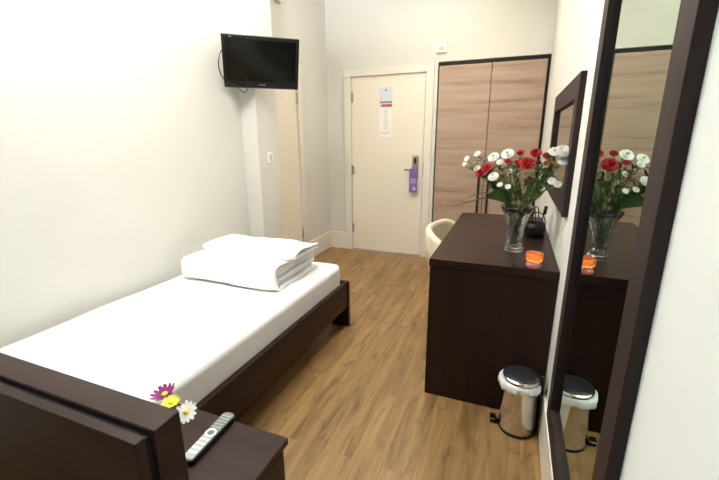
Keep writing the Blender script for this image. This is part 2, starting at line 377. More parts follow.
# ---------------------------------------------------------------- desk
dk = thing('desk', 'dark wenge panel desk against the right wall holding the vase', 'desk', ((DX0+DX1)/2, (DY0+DY1)/2, 0))
cx, cy = (DX0+DX1)/2, (DY0+DY1)/2; hx, hy = (DX1-DX0)/2, (DY1-DY0)/2
obj('desktop', B(-hx, hx, -hy, hy, DZ-.038, DZ), 'wenge', dk, bevel=.002)
obj('side_panel', B(-hx+.004, hx-.002, -hy+.004, -hy+.034, 0, DZ-.0385), 'wenge_z', dk, bevel=.0015)
obj('side_panel', B(-hx+.004, hx-.002, hy-.034, hy-.004, 0, DZ-.0385), 'wenge_z', dk, bevel=.0015)
obj('back_panel', B(hx-.03, hx-.012, -hy+.0345, hy-.0345, .32, DZ-.0385), 'wenge', dk)
dw = obj('drawer', B(-hx+.03, hx-.031, -hy+.0345, -hy+.46, DZ-.17, DZ-.039), 'wenge', dk)
obj('knob', cyl(bmesh.new(), (-hx+.0295, -hy+.25, DZ-.105), (-hx+.010, -hy+.25, DZ-.105), .012), 'satin', dw, smooth=True)

# ---------------------------------------------------------------- chair (tub back, tucked in behind the desk)
ch = thing('tub_chair', 'cream leather low-backed tub chair tucked in beside the desk', 'chair', (-.300, 2.79, 0), math.radians(-14))
def tub():
    bm = bmesh.new(); n = 30; rings = []
    for i in range(n+1):
        a = math.radians(84+i*192/n)            # opens towards +x (the desk)
        s = math.sin(PI*i/n); top = .59+.14*s**.6; bot = .38
        R = .215; th = .022
        sg = lambda q: math.copysign(abs(q)**.55, q); ca, sa = sg(math.cos(a)), sg(math.sin(a))
        ring = []
        for rr, z in ((R-.02-th, bot), (R-.02+th, bot), (R+th, (bot+top)/2), (R+th*1.1, top-.03), (R+th*.6, top-.006), (R, top), (R-th*.6, top-.006), (R-th*1.1, top-.03), (R-th, (bot+top)/2)):
            flare = 1+.10*(z-bot)
            ring.append(bm.verts.new((rr*ca*flare*.95, rr*sa*flare*1.05, z)))
        rings.append(ring)
    for A, Bq in zip(rings, rings[1:]):
        m_ = len(A)
        for k in range(m_): bm.faces.new((A[k], A[(k+1) % m_], Bq[(k+1) % m_], Bq[k]))
    bm.faces.new(rings[0]); bm.faces.new(rings[-1][::-1]); return bm
obj('backrest', tub(), 'leather', ch, smooth=True)
obj('seat', soft(bmesh.new(), -.165, .22, -.175, .175, .37, .46, r=.035, cuts=14, amp=.003), 'leather', ch, smooth=True)
for sx in (-.11, .19):
    for sy in (-.15, .15):
        obj('leg', cyl(bmesh.new(), (sx, sy, .37), (sx*1.05, sy*1.05, 0), .019, .013, n=14), 'wenge_z', ch, smooth=True)

# ---------------------------------------------------------------- vase
VX, VY = .034, 2.082
vs = thing('glass_vase', 'clear cut crystal vase with flared rim on the desk', 'vase', (VX, VY, DZ))
prof_o = [(.0, .0), (.040, .0), (.047, .006), (.047, .018), (.040, .045), (.037, .075), (.040, .11), (.050, .16), (.064, .20), (.082, .235)]
prof_i = [(.079, .236), (.060, .20), (.046, .16), (.036, .11), (.033, .075), (.035, .045), (.032, .028), (.0, .024)]
def cut(a, r, z):
    return r*(1+(.022*math.cos(12*a+z*55)+.022*math.cos(12*a-z*55))*min(1, z*40))
def dense(P, k=4):
    out = []
    for i in range(len(P)-1):
        for j in range(k): out.append((P[i][0]+(P[i+1][0]-P[i][0])*j/k, P[i][1]+(P[i+1][1]-P[i][1])*j/k))
    out.append(P[-1])
    for _ in range(3): out = out[:2]+[((out[i-1][0]+2*out[i][0]+out[i+1][0])/4, (out[i-1][1]+2*out[i][1]+out[i+1][1])/4) for i in range(2, len(out)-2)]+out[-2:]
    return out
bm = lathe(bmesh.new(), dense(prof_o), 72, cut); n0 = len(bm.verts)
lathe(bm, prof_i, 72)
bm.verts.ensure_lookup_table()
# stitch the rim
outer = [v for v in bm.verts if abs(v.co.z-.235) < 1e-6]; inner = [v for v in bm.verts if abs(v.co.z-.236) < 1e-6]
for k in range(72): bm.faces.new((outer[k], outer[(k+1) % 72], inner[(k+1) % 72], inner[k]))
obj('body', bm, 'glass', vs, smooth=True)

# ---------------------------------------------------------------- cut flowers
CAMH, FPX = 1.3324, 383.638
yaw, pit, rol = -.3789, .2592, -.0051
fw = Vector((math.sin(yaw)*math.cos(pit), math.cos(yaw)*math.cos(pit), -math.sin(pit)))
rt0 = Vector((math.cos(yaw), -math.sin(yaw), 0)); up0 = rt0.cross(fw)
rt = math.cos(rol)*rt0+math.sin(rol)*up0; up = -math.sin(rol)*rt0+math.cos(rol)*up0
def at(u, v, y):                                   # where the photo's ray meets the upright plane y
    d = fw+rt*((u-359.5)/FPX)+up*((240-v)/FPX); t = y/d.y; return Vector((0, 0, CAMH))+d*t
def bloom_mesh(name, m, heart, open_=0.5, seed=0, n=(7, 8, 9, 7)):
    r_ = random.Random(seed); bm = bmesh.new()
    for li, cnt in enumerate(n):
        f_ = li/(len(n)-1); tilt = math.radians(12+70*f_); R = 1.0-.42*f_
        for k in range(cnt):
            a0 = 2*PI*(k+.5*(li % 2))/cnt+r_.uniform(-.15, .15); wd_ = 2*PI/cnt*.72; rows = []
            for i in range(5):
                t = i/4; row = []
                for j in range(7):
                    s_ = (j/6-.5)*2; aa = a0+s_*wd_*(.35+.65*t)
                    rad = R*t*(1-.06*abs(s_)); ruff = (.10*math.sin(j*3.1+k*2+li) if i == 4 else .04*math.sin(j*3.1+k*2+li) if i == 3 else 0)
                    rad += ruff*.6
                    hgt = rad*math.sin(tilt)*.55+ruff*1.3+.12*f_
                    rad2 = rad*math.cos(tilt*.75)
                    row.append(bm.verts.new((rad2*math.cos(aa), rad2*math.sin(aa), hgt-.1)))
                rows.append(row)
            for i in range(4):
                for j in range(6): bm.faces.new((rows[i][j], rows[i][j+1], rows[i+1][j+1], rows[i+1][j]))
    ng = len(bm.faces)
    if heart:
        b2 = bmesh.new(); bmesh.ops.create_icosphere(b2, subdivisions=2, radius=.20); bmesh.ops.scale(b2, vec=(1, 1, .7), verts=b2.verts[:]); join(bm, b2, Matrix.Translation((0, 0, .40)))
    me = bpy.data.meshes.new(name); bm.to_mesh(me)
    me.materials.append(M[m]); me.materials.append(M['greenheart'])
    for i, p in enumerate(me.polygons):
        p.use_smooth = True; p.material_index = 1 if i >= ng else 0
    bm.free(); return me
BL = {'r': [bloom_mesh('red_bloom', 'red', False, seed=i) for i in (1, 2)], 'w': [bloom_mesh('white_bloom', 'white', True, seed=3, n=(7, 8, 7)), bloom_mesh('white_bloom_full', 'white', False, seed=4)]}
def leaf_strip(bm, p0, p1, w, droop=.02, n=7, fold=.25):
    p0 = Vector(p0); p1 = Vector(p1); d = (p1-p0); side = d.cross(Vector((0, .3, 1))); side.normalize(); nv = side.cross(d).normalized(); rows = []
    for i in range(n+1):
        t = i/n; c = p0+d*t+Vector((0, 0, -droop*4*(t-.5)**2+droop)); ww = w*math.sin(PI*(t*.9+.08))**.8
        rows.append([bm.verts.new(c-side*ww), bm.verts.new(c-nv*ww*fold), bm.verts.new(c+side*ww)])
    for A, Bq in zip(rows, rows[1:]):
        bm.faces.new((A[0], A[1], Bq[1], Bq[0])); bm.faces.new((A[1], A[2], Bq[2], Bq[1]))
def flower(kind, u, v, dy, r, label, k=0, face=None, group=None):
    P = at(u, v, VY+dy); ang = random.uniform(0, 2*PI); rb = random.uniform(.004, .022)
    base = Vector((VX+rb*math.cos(ang), VY+rb*math.sin(ang), DZ+.034))
    o = thing('carnation', label, 'flower', base)
    q = Vector((VX, VY, DZ+.225)); d = P-q; dh_ = Vector((d.x, d.y, 0))
    lim = dh_.normalized()*min(.045, dh_.length*.6) if dh_.length > 1e-4 else Vector((0, 0, 0))
    neck = q+lim
    fdir = (Vector((-.12, -.7, .65))+Vector((d.x, d.y*.3, 0))*1.2).normalized() if face is None else Vector(face).normalized()
    E_ = P-fdir*r*.75
    pts = []
    ctrl = [base, neck, neck+(E_-neck)*.6+Vector((0, 0, .02)), E_]
    for a_, b_ in zip(ctrl, ctrl[1:]):
        for i in range(5): pts.append(a_.lerp(b_, i/5)-base)
    pts.append(E_-base)
    sm = [pts[0]]+[(pts[i-1]+pts[i]*2+pts[i+1])/4 for i in range(1, len(pts)-1)]+[pts[-1]]
    obj('stem', tube(bmesh.new(), sm, .0017, 6), 'stem', o, smooth=True)
    bm = bmesh.new(); cyl(bm, (0, 0, -.75), (0, 0, -.05), .14, .34, n=12)
    cal = obj('calyx', bm, 'stem', o, smooth=True); bl = bpy.data.objects.new('bloom', BL[kind][k]); C.objects.link(bl); bl.parent = o
    rotm = fdir.to_track_quat('Z', 'Y').to_matrix().to_4x4()
    for x_ in (cal, bl): x_.matrix_local = Matrix.Translation(P-base) @ rotm @ Matrix.Rotation(random.uniform(0, 6), 4, 'Z') @ Matrix.Scale(r, 4)
    bm = bmesh.new(); rr_ = random.Random(int(u*7+v))
    for i in range(46):
        j = rr_.randint(4, len(sm)-3); c = sm[j]; a_ = rr_.uniform(0, 2*PI); L_ = rr_.uniform(.022, .055)*(1 if j > 6 else .8)
        if j < 6: L_ *= .5
        leaf_strip(bm, c, c+Vector((math.cos(a_)*L_, math.sin(a_)*L_*.8, rr_.uniform(.1, .9)*L_)), rr_.uniform(.0024, .0052), droop=.004, n=5)
    obj('leaves', bm, 'leaf', o, smooth=True)
    return o
FL = [
 ('r', 527.5, 163.5, -.07, .038, 'largest red carnation, facing front in the middle of the bouquet', 0),
 ('r', 486.7, 167.6, -.04, .031, 'red carnation on the left side, right half of the overlapping red pair', 1),
 ('r', 480.2, 172.8, -.05, .026, 'lowest left red carnation, below a white bud at the left of the bouquet', 0),
 ('r', 536.2, 153.0, .03, .029, 'red carnation at the top right of the bouquet beside the black wardrobe edge', 1),
 ('r', 520.6, 152.6, .05, .020, 'small red carnation at the top centre of the bouquet', 0),
 ('r', 549.3, 163.6, -.08, .023, 'red carnation below the white cluster at the right of the bouquet', 1),
 ('r', 546.5, 155.5, -.05, .019, 'small red carnation tucked against the white cluster on the right', 0),
 ('r', 530.0, 178.2, -.05, .012, 'tiny red bud below the largest red carnation', 1),
 ('r', 507.8, 161.0, .05, .017, 'small dark red bloom under the large white one at the top', 0),
 ('r', 516.8, 162.0, .06, .016, 'small dark red bloom left of the largest red carnation', 1),
 ('r', 538.5, 162.5, .06, .016, 'small red bloom right of the largest red carnation', 0),
 ('r', 504.0, 175.0, .02, .010, 'tiny red bud low in the left middle of the bouquet', 1),
 ('w', 507.6, 153.8, .09, .033, 'large white flower with green centre at the top of the bouquet', 0),
 ('w', 493.4, 157.0, .10, .030, 'white flower with green centre, left of the large top white one', 0),
 ('w', 500.0, 162.0, -.04, .018, 'small white flower between the two green-centred white ones', 1),
 ('w', 477.3, 153.6, -.01, .018, 'white bud highest at the left of the bouquet', 1),
 ('w', 466.8, 158.6, -.03, .016, 'white bud farthest left, upper of two', 1),
 ('w', 464.8, 164.0, -.03, .014, 'white bud farthest left, lower of two', 1),
 ('w', 477.0, 168.2, -.02, .020, 'white carnation bud touching the red pair on the left', 1),
 ('w', 493.2, 176.6, -.06, .027, 'white carnation low on the left, above the broad green leaf', 1),
 ('w', 499.7, 184.6, -.07, .015, 'white bud lowest on the left side of the bouquet', 1),
 ('w', 507.8, 186.6, -.07, .015, 'white bud low in the centre, just above the vase rim leaves', 1),
 ('w', 509.3, 171.0, -.02, .016, 'small white bud in the middle of the bouquet', 1),
 ('w', 563.3, 150.8, -.22, .032, 'white carnation at the top right, upper bloom of the right cluster', 1),
 ('w', 563.6, 160.2, -.22, .026, 'white carnation at the right, lowest bloom of the right cluster', 1),
 ('w', 554.6, 151.5, -.22, .024, 'white carnation at the left of the right cluster', 0),
 ('w', 552.2, 181.0, -.20, .020, 'white carnation hanging low at the right, inner bloom', 1),
 ('w', 557.6, 184.2, -.24, .018, 'white carnation hanging lowest right, in front of the wall mirror frame', 1),
 ('w', 545.2, 164.5, .04, .013, 'tiny white bud behind the right red carnation', 1),
]
for i, (k_, u, v, dy, r, lab, kk) in enumerate(FL):
    flower(k_, u, v, dy, r, lab, kk)
def foliage(label, pts, w, m, droop=.0, nb=1):
    base = Vector((VX+random.uniform(-.012, .012), VY+random.uniform(-.012, .012), DZ+.034))
    o = thing('foliage_sprig', label, 'foliage', base); bm = bmesh.new()
    P = [p if isinstance(p, Vector) else at(*p[:2], VY+p[2]) for p in pts]
    tube(bm, [Vector((0, 0, 0)), Vector((VX, VY, DZ+.215))-base, P[0]-base], .0019, 6); obj('stem', bm, 'stem', o, smooth=True)
    bm = bmesh.new(); n = len(P)-1; side = None; rows = []
    full = []
    for i in range(n):
        for s_ in range(5): full.append(P[i].lerp(P[i+1], s_/5))
    full.append(P[-1])
    for _ in range(2): full = [full[0]]+[(full[i-1]+full[i]*2+full[i+1])/4 for i in range(1, len(full)-1)]+[full[-1]]
    for i, c in enumerate(full):
        t = i/(len(full)-1); d = (full[min(i+1, len(full)-1)]-full[max(i-1, 0)]).normalized(); sd = d.cross(Vector((0, 1, .2))).normalized(); nv = sd.cross(d).normalized()
        ww = w*(math.sin(PI*(.06+.9*t))**.7)
        rows.append([bm.verts.new(c-base-sd*ww), bm.verts.new(c-base+nv*ww*.3), bm.verts.new(c-base+sd*ww)])
    for A, Bq in zip(rows, rows[1:]):
        bm.faces.new((A[0], A[1], Bq[1], Bq[0])); bm.faces.new((A[1], A[2], Bq[2], Bq[1]))
    obj('blade', bm, m, o, smooth=True); return o
foliage('broad deep green leaf at the lower left of the bouquet', [(511, 203, -.03), (500, 194, -.07), (488, 196, -.10)], .030, 'bigleaf')
foliage('second broad green leaf rising left inside the bouquet', [(508, 200, 0), (497, 186, -.04), (489, 182, -.05)], .020, 'bigleaf')
foliage('thin grassy blade reaching farthest left', [(508, 203, -.02), (485, 197, -.08), (455, 206, -.13)], .0035, 'leaf')
foliage('thin grassy blade reaching left above the longest one', [(508, 201, -.02), (486, 191, -.05), (462, 200, -.09)], .003, 'leaf')
foliage('slim upright leaf among the right flowers', [(530, 203, 0), (541, 185, .02), (552, 160, .03)], .012, 'bigleaf')
foliage('blackish strap leaf curving up right over the desk', [(527, 205, .01), (536, 194, 0), (543, 182, -.02), (533, 182, -.03)], .007, 'darkleaf')
foliage('deep green leaf leaning right below the white cluster', [(529, 203, 0), (543, 178, -.03), (553, 164, -.05)], .010, 'darkleaf')
foliage('green leaf in the centre behind the stems', [(521, 202, .02), (518, 185, .04), (512, 168, .05)], .013, 'leaf')
foliage('green leaf right of centre behind the stems', [(523, 202, .02), (530, 188, .05), (536, 172, .06)], .013, 'leaf')
foliage('slim green leaf in the centre front', [(517, 203, -.03), (515, 192, -.05), (508, 178, -.06)], .008, 'leaf')
foliage('slim green leaf right front of the bouquet', [(522, 203, -.03), (527, 192, -.05), (531, 181, -.06)], .008, 'leaf')
foliage('short broad leaf spreading right at the vase rim', [(524, 205, -.02), (536, 197, -.03), (545, 190, -.04)], .012, 'bigleaf')

# ---------------------------------------------------------------- candle holder
cd = thing('candle_holder', 'small glowing orange glass candle holder on a pink base near the desk corner', 'candle holder', (.122, 1.824, DZ))
cd.scale = (.74, .74, .80)
bm = lathe(bmesh.new(), [(0, 0), (.036, 0), (.043, .006), (.044, .022), (.038, .030), (0, .030)], 40); obj('pink_base', bm, 'pink', cd, smooth=True)
bm = lathe(bmesh.new(), [(0, .0301), (.034, .0301), (.034, .040), (0, .040)], 40); obj('white_collar', bm, 'frost', cd, smooth=True)
bm = lathe(bmesh.new(), [(.030, .0402), (.045, .044), (.050, .055), (.050, .078), (.047, .088), (.043, .088), (.044, .078), (.044, .056), (.030, .047)], 40, lambda a, r, z: r*(1+.02*math.cos(14*a)), close=True); obj('orange_glass', bm, 'orange', cd, smooth=True)
bm = lathe(bmesh.new(), [(0, .0405), (.028, .0405), (.0405, .053), (.0415, .060), (0, .060)], 32); obj('wax', bm, 'wax', cd, smooth=True)

# ---------------------------------------------------------------- black desk pot
pt = thing('pen_pot', 'round black pot of thin cables and pens behind the vase', 'pot', (.148, 2.45, DZ))
pt.scale = (1.12, 1.12, 1.12)
bm = lathe(bmesh.new(), [(0, 0), (.044, 0), (.050, .01), (.053, .045), (.048, .075), (.044, .075), (.048, .045), (.045, .012), (0, .010)], 32); obj('body', bm, 'black', pt, smooth=True)
bm = tube(bmesh.new(), [(.02, 0, .012), (.022, -.01, .08), (.035, -.02, .125)], .0022, 6); cyl(bm, (.035, -.02, .125), (.040, -.022, .168), .0085, .0085, 14); obj('pen', bm, 'black', pt, smooth=True)
for a in ((-.02, .0), (.005, .015)):
    bm = tube(bmesh.new(), [(a[0], a[1], .012), (a[0]-.004, a[1], .09), (a[0]-.02, a[1], .17)], .0025, 6); obj('pen', bm, 'black', pt, smooth=True)
def loop(R, tilt, cx_, h):
    P = []
    for i in range(25):
        a = -.5+i/24*(PI+1.0); P.append((cx_+R*.55*math.cos(a)*math.cos(tilt), R*.55*math.cos(a)*math.sin(tilt), .03+h*math.sin(max(0, min(PI, a*.75+.37)))))
    return P
obj('cable', tube(bmesh.new(), loop(.08, .3, .005, .10), .0028, 6), 'black', pt, smooth=True)
obj('cable', tube(bmesh.new(), loop(.07, 1.9, -.002, .13), .0028, 6), 'black', pt, smooth=True)

# ---------------------------------------------------------------- waste bin
bx_, by_ = .118, 1.704
bn = thing('pedal_bin', 'round polished steel pedal bin with a white liner, against the desk end', 'waste bin', (bx_, by_, 0))
bm = lathe(bmesh.new(), [(0, .012), (.079, .012), (.0815, .016), (.080, .06), (.077, .20), (.076, .252), (.073, .252), (.073, .03), (0, .03)], 64); auto(obj('body', bm, 'chrome', bn, smooth=True), 35)
bm = lathe(bmesh.new(), [(0, 0), (.080, 0), (.083, .004), (.083, .0118), (0, .0118)], 64); auto(obj('base_ring', bm, 'black', bn, smooth=True), 35)
def ruffle(a, r, z):
    return r+(.0035*math.sin(9*a)+.0025*math.sin(17*a+1))*(1 if z < .25 else .3)
bm = bmesh.new(); n = 96; rows = []
for j, (r0, z0) in enumerate(((.077, .2655), (.084, .262), (.087, .250), (.086, .236), (.084, .226))):
    row = []
    for k in range(n):
        a = 2*PI*k/n; dz = 0 if j < 2 else (-.008*max(0, math.cos(a-2.6))+.003*math.sin(4*a+1)+.0015*math.sin(9*a))*(j-1)/2.2
        extra = .010*max(0, math.cos(a-2.9))*(j > 0)
        r1 = ruffle(a, r0, z0)+extra; row.append(bm.verts.new((r1*math.cos(a), r1*math.sin(a), z0+dz)))
    rows.append(row)
for A, Bq in zip(rows, rows[1:]):
    for k in range(n): bm.faces.new((A[k], A[(k+1) % n], Bq[(k+1) % n], Bq[k]))
o = obj('bin_liner', bm, 'bag', bn, smooth=True); sd = o.modifiers.new('thick', 'SOLIDIFY'); sd.thickness = .0012
lid = obj('lid', lathe(bmesh.new(), [(0, .268), (.078, .268), (.081, .271), (.081, .279), (.076, .283)], 64), 'chrome', bn, smooth=True); auto(lid, 35)
top = obj('lid_top', lathe(bmesh.new(), [(.076, .2831), (.074, .286), (.05, .290), (0, .292)], 64), 'lid', lid, smooth=True)
bm = B(.074, .097, -.022, .022, .215, .285, bev=.004); obj('hinge_block', bm, 'black', bn)
bm = B(-.118, -.088, -.019, .019, .006, .026, bev=.005); box(bm, -.089, -.075, -.01, .01, .002, .012)
pd = obj('pedal', bm, 'black', bn); obj('pedal_trim', B(-.120, -.094, -.020, .020, .0262, .030, bev=.001), 'chrome', pd)

# ---------------------------------------------------------------- bed
RX, FY, RZ = -1.03, 2.372, .343
HB0, HB1, HZ, HX = .420, .482, .80, -.587
bd = thing('bed_frame', 'dark wenge single bed frame with a thick wide headboard', 'bed', (-1.5, 1.4, 0))
o_ = (-1.5, 1.4, 0)
def part(name, m, parent, a, origin, bev=.002):
    bm = B(*a); rel(bm, origin); return obj(name, bm, m, parent, bevel=bev)
part('side_rail', 'wenge', bd, (RX-.030, RX, .4825, FY-.031, .157, RZ), o_)
part('side_rail', 'wenge', bd, (XL+.018, XL+.048, .4825, FY-.031, .157, RZ), o_)
part('foot_rail', 'wenge_x', bd, (XL+.018, RX+.008, FY-.030, FY, .157, RZ+.003), o_)
part('leg', 'wenge_z', bd, (RX-.135, RX+.008, FY-.030, FY, 0, .1568), o_)
part('leg', 'wenge_z', bd, (XL+.018, XL+.158, FY-.030, FY, 0, .1568), o_)
hb = part('headboard', 'wenge_x', bd, (XL+.002, HX, HB0, HB1, 0, HZ), o_, .003)
part('headboard_groove', 'edge', hb, (XL+.002, HX-.014, HB0-.010, HB0-.0003, 0, HZ-.014), o_, 0)
part('headboard_back_panel', 'wenge_x', hb, (XL+.002, HX-.012, HB0-.032, HB0-.0105, 0, HZ-.008), o_, .002)
bm = bmesh.new()
for i in range(12):
    y = .55+i*.148; box(bm, XL+.05, RX-.032, y, y+.07, .16, .178)
rel(bm, o_); obj('slats', bm, 'gloss_cream', bd)

mt = thing('mattress', 'white sheeted single mattress on the dark bed frame', 'mattress', (-1.55, 1.4, .18))
def sag(p): return p
bm = soft(bmesh.new(), XL+.052, RX-.034, .4835, FY-.034, .1785, .487, r=.045, cuts=40, amp=.004, freq=3.2, seed=2)
rel(bm, (-1.55, 1.4, .18)); obj('fitted_sheet', bm, 'linen', mt, smooth=True)

# folded duvet: an outer cloth wrapped round inner layers whose edges show on the right
dv = thing('folded_duvet', 'thick white folded duvet lying at the foot end of the bed', 'duvet', (-1.53, 1.93, .487))
def wrap(x0, x1, y0, y1, z0, z1, th, seed, amp=.004, nx=46):
    bm = bmesh.new(); P = []
    R = (z1-z0)/2
    for i in range(9): P.append((y1-(y1-y0-R)*i/8, z1, 0, 1))
    for i in range(1, 12):
        a = PI/2+PI*i/12; cq = lambda q: math.copysign(abs(q)**.62, q); P.append((y0+R+R*cq(math.cos(a)), z0+R+R*cq(math.sin(a)), math.cos(a), math.sin(a)))
    for i in range(9): P.append((y0+R+(y1-y0-R)*i/8, z0, 0, -1))
    grid = []
    for k in range(nx+1):
        x = x0+(x1-x0)*k/nx; e = min(1, min(k, nx-k)/5); ed = math.sin(e*PI/2); row = []; amp_ = amp*(1+1.6*max(0, (k/nx-.72)/.28)); inn = []
        for (y, z, ny, nz_) in P:
            w = noise.noise(Vector((x*5+seed, y*6, z*9)))*amp_*2+noise.noise(Vector((x*16+seed, y*16, z*18)))*amp_*.8
            yy = y+ny*w; zz = z+nz_*w
            zz = z0+(zz-z0)*(.90+.10*ed) if k < nx/2 else zz
            xx = x+noise.noise(Vector((y*14, z*14, seed)))*.008*(1-e)
            if nz_ < -.3: zz = max(zz, z0)
            row.append((xx, yy, zz)); inn.append((xx, yy-ny*th, zz-nz_*th))
        loop_ = [bm.verts.new(p) for p in row]+[bm.verts.new(p) for p in inn[::-1]]; grid.append(loop_)
    m_ = len(grid[0])
    for A, Bq in zip(grid, grid[1:]):
        for k in range(m_): bm.faces.new((A[k], A[(k+1) % m_], Bq[(k+1) % m_], Bq[k]))
    for gq, fl in ((grid[0], 0), (grid[-1], 1)):
        h_ = m_//2
        for k in range(h_-1): bm.faces.new((gq[k], gq[k+1], gq[m_-2-k], gq[m_-1-k]))
    return bm
Z0 = .4885
bm = wrap(-1.855, -1.180, 1.678, 2.19, Z0, Z0+.152, .020, 1.3); rel(bm, (-1.53, 1.93, .487)); obj('outer_fold', bm, 'linen', dv, smooth=True)
for i in range(4):
    bm = soft(bmesh.new(), -1.845, -1.206+.012*(i % 2), 1.735, 2.18, Z0+.021+i*.0275, Z0+.021+(i+1)*.0275-.0008, r=.010, cuts=26, amp=.0045, freq=11, seed=5+i)
    rel(bm, (-1.53, 1.93, .487)); obj('inner_fold', bm, 'linen', dv, smooth=True)
pl = thing('folded_quilt', 'white folded quilt on top of the thick folded duvet', 'quilt', (-1.53, 2.0, Z0+.152))
bm = wrap(-1.835, -1.140, 1.845, 2.14, Z0+.1535, Z0+.190, .012, 7.7, amp=.0065); rel(bm, (-1.53, 2.0, Z0+.152)); obj('outer_fold', bm, 'linen', pl, smooth=True)
bm = soft(bmesh.new(), -1.83, -1.157, 1.87, 2.13, Z0+.1665, Z0+.1755, r=.003, cuts=26, amp=.001, freq=9, seed=9); rel(bm, (-1.53, 2.0, Z0+.152)); obj('inner_fold', bm, 'linen', pl, smooth=True)

# ---------------------------------------------------------------- bedside cabinet
NX0, NX1, NY0, NY1, NZ = -1.025, -.567, .4835, .826, .45
ns = thing('bedside_cabinet', 'low dark wenge bedside cabinet between headboard and bed side', 'bedside cabinet', ((NX0+NX1)/2, (NY0+NY1)/2, 0)); o_ = ((NX0+NX1)/2, (NY0+NY1)/2, 0)
part('top', 'wenge_x', ns, (NX0, NX1, NY0, NY1, NZ-.022, NZ), o_)
part('body', 'wenge', ns, (NX0+.004, NX1-.016, NY0+.002, NY1-.016, 0, NZ-.0222), o_)
dwr = part('drawer', 'wenge', ns, (NX1-.0158, NX1-.004, NY0+.012, NY1-.022, NZ-.20, NZ-.03), o_, .001)
bm = cyl(bmesh.new(), (NX1-.0038, .65, NZ-.115), (NX1+.014, .65, NZ-.115), .010); rel(bm, o_); obj('knob', bm, 'satin', dwr, smooth=True)

# remote control
rm = thing('remote_control', 'slim silver remote control with grey buttons on the bedside cabinet', 'remote control', (-.783, .735, NZ), math.radians(3.5))
L_, W_ = .205, .042
def capsule(x, y0, y1, z0, z1, w0, w1, n=10):
    bm = bmesh.new(); out = []
    for i in range(n+1):
        a = PI+PI*i/n; out.append((w0/2*math.cos(a), y0+w0*.18*math.sin(a)+w0*.18))
    for i in range(n+1):
        a = PI*i/n; out.append((w1/2*math.cos(a), y1-w1*.35+w1*.35*math.sin(a)))
    lo = [bm.verts.new((x+p[0], p[1], z0)) for p in out]; hi = [bm.verts.new((x+p[0], p[1], z1)) for p in out]
    bm.faces.new(lo[::-1]); bm.faces.new(hi)
    for k in range(len(out)): bm.faces.new((lo[k], lo[(k+1) % len(out)], hi[(k+1) % len(out)], hi[k]))
    return bm
bo = obj('case', capsule(0, -L_/2, L_/2, 0, .017, .040, .046), 'black', rm, bevel=.003)
fc = obj('face_plate', capsule(0, -L_/2+.003, L_/2-.003, .0172, .0195, .035, .041), 'greyface', rm, bevel=.0008)
fl = obj('lower_face', B(-.0165, .0165, -L_/2+.008, -.002, .0197, .0204), 'silver', rm)
bm = lathe(bmesh.new(), [(.011, 0), (.0175, 0), (.0175, .0018), (.011, .0018)], 32, close=True); obj('button_ring', bm, 'paleplastic', rm, smooth=False, loc=(0, .004, .0205))
obj('centre_button', cyl(bmesh.new(), (0, .004, .0205), (0, .004, .0225), .0085), 'greybtn', rm)
for j in range(4):
    for i in range(3):
        obj('button', B(-.0145+i*.0105, -.0065+i*.0105, -.029-j*.0165, -.019-j*.0165, .0205, .022, bev=.0008), 'paleplastic', rm)
for j in range(5):
    for i in range(4):
        obj('button', B(-.0155+i*.0082, -.0100+i*.0082, .028+j*.0125, .033+j*.0125, .0197, .0208), 'silver', rm)

# ---------------------------------------------------------------- daisies in a bud vase on the bedside cabinet, behind the headboard corner
BV = (-.775, .555, NZ)
bv = thing('bud_vase', 'little clear glass bud vase of daisies on the bedside cabinet behind the headboard corner', 'vase', BV)
bm = lathe(bmesh.new(), [(0, 0), (.020, 0), (.024, .02), (.022, .05), (.010, .09), (.012, .12), (.010, .12), (.008, .09), (.018, .05), (.020, .02), (0, .006)], 32); obj('body', bm, 'glass', bv, smooth=True)
def daisy(P, nrm, R, n, pm, cm, label, cr=.28, cup=.1):
    P = Vector(P); base = Vector((BV[0], BV[1], BV[2]+.01)); o = thing('daisy', label, 'flower', base); nrm = Vector(nrm).normalized()
    mid = Vector((BV[0], BV[1], BV[2]+.13)); pts = []
    for i in range(5): pts.append(base.lerp(mid, i/5)-base)
    E_ = P-nrm*.01
    for i in range(7):
        t = i/6; pts.append(mid.lerp(E_, t)+Vector((0, 0, .02*math.sin(PI*t)))-base)
    obj('stem', tube(bmesh.new(), pts, .0014, 6), 'stem', o, smooth=True)
    bm = bmesh.new(); r_ = random.Random(n)
    for k in range(n):
        a = 2*PI*k/n+r_.uniform(-.06, .06); w = .8*PI/n; rows = []; cu = cup+r_.uniform(-.12, .12); RR = R*r_.uniform(.9, 1.05)
        for i in range(6):
            t = i/5; rad = RR*(.15+.85*t); ww = RR*w*1.15*(math.sin(PI*(.12+.76*t))**.6)*.8; h = RR*cu*t*t
            c = Vector((rad*math.cos(a), rad*math.sin(a), h)); s_ = Vector((-math.sin(a), math.cos(a), 0))*ww
            rows.append([bm.verts.new(c-s_), bm.verts.new(c-Vector((0, 0, ww*.3))), bm.verts.new(c+s_)])
        for A, Bq in zip(rows, rows[1:]):
            bm.faces.new((A[0], A[1], Bq[1], Bq[0])); bm.faces.new((A[1], A[2], Bq[2], Bq[1]))
    pe = obj('petals', bm, pm, o, smooth=True)
    bm = lathe(bmesh.new(), [(0, -.25*cr*R), (cr*R*.9, -.1*cr*R), (cr*R, .2*cr*R), (cr*R*.7, .5*cr*R), (0, .65*cr*R)], 20, lambda a, r, z: r*(1+.05*math.cos(9*a))); ce = obj('flower_centre', bm, cm, o, smooth=True)
    q = Matrix.Translation(P-base) @ nrm.to_track_quat('Z', 'Y').to_matrix().to_4x4()
    pe.matrix_local = q; ce.matrix_local = q
    return o
daisy(at(164.5, 394.5, .60), (-.1, -.25, .95), .031, 12, 'magenta', 'yellow', 'magenta daisy peeking over the headboard corner', cup=.35)
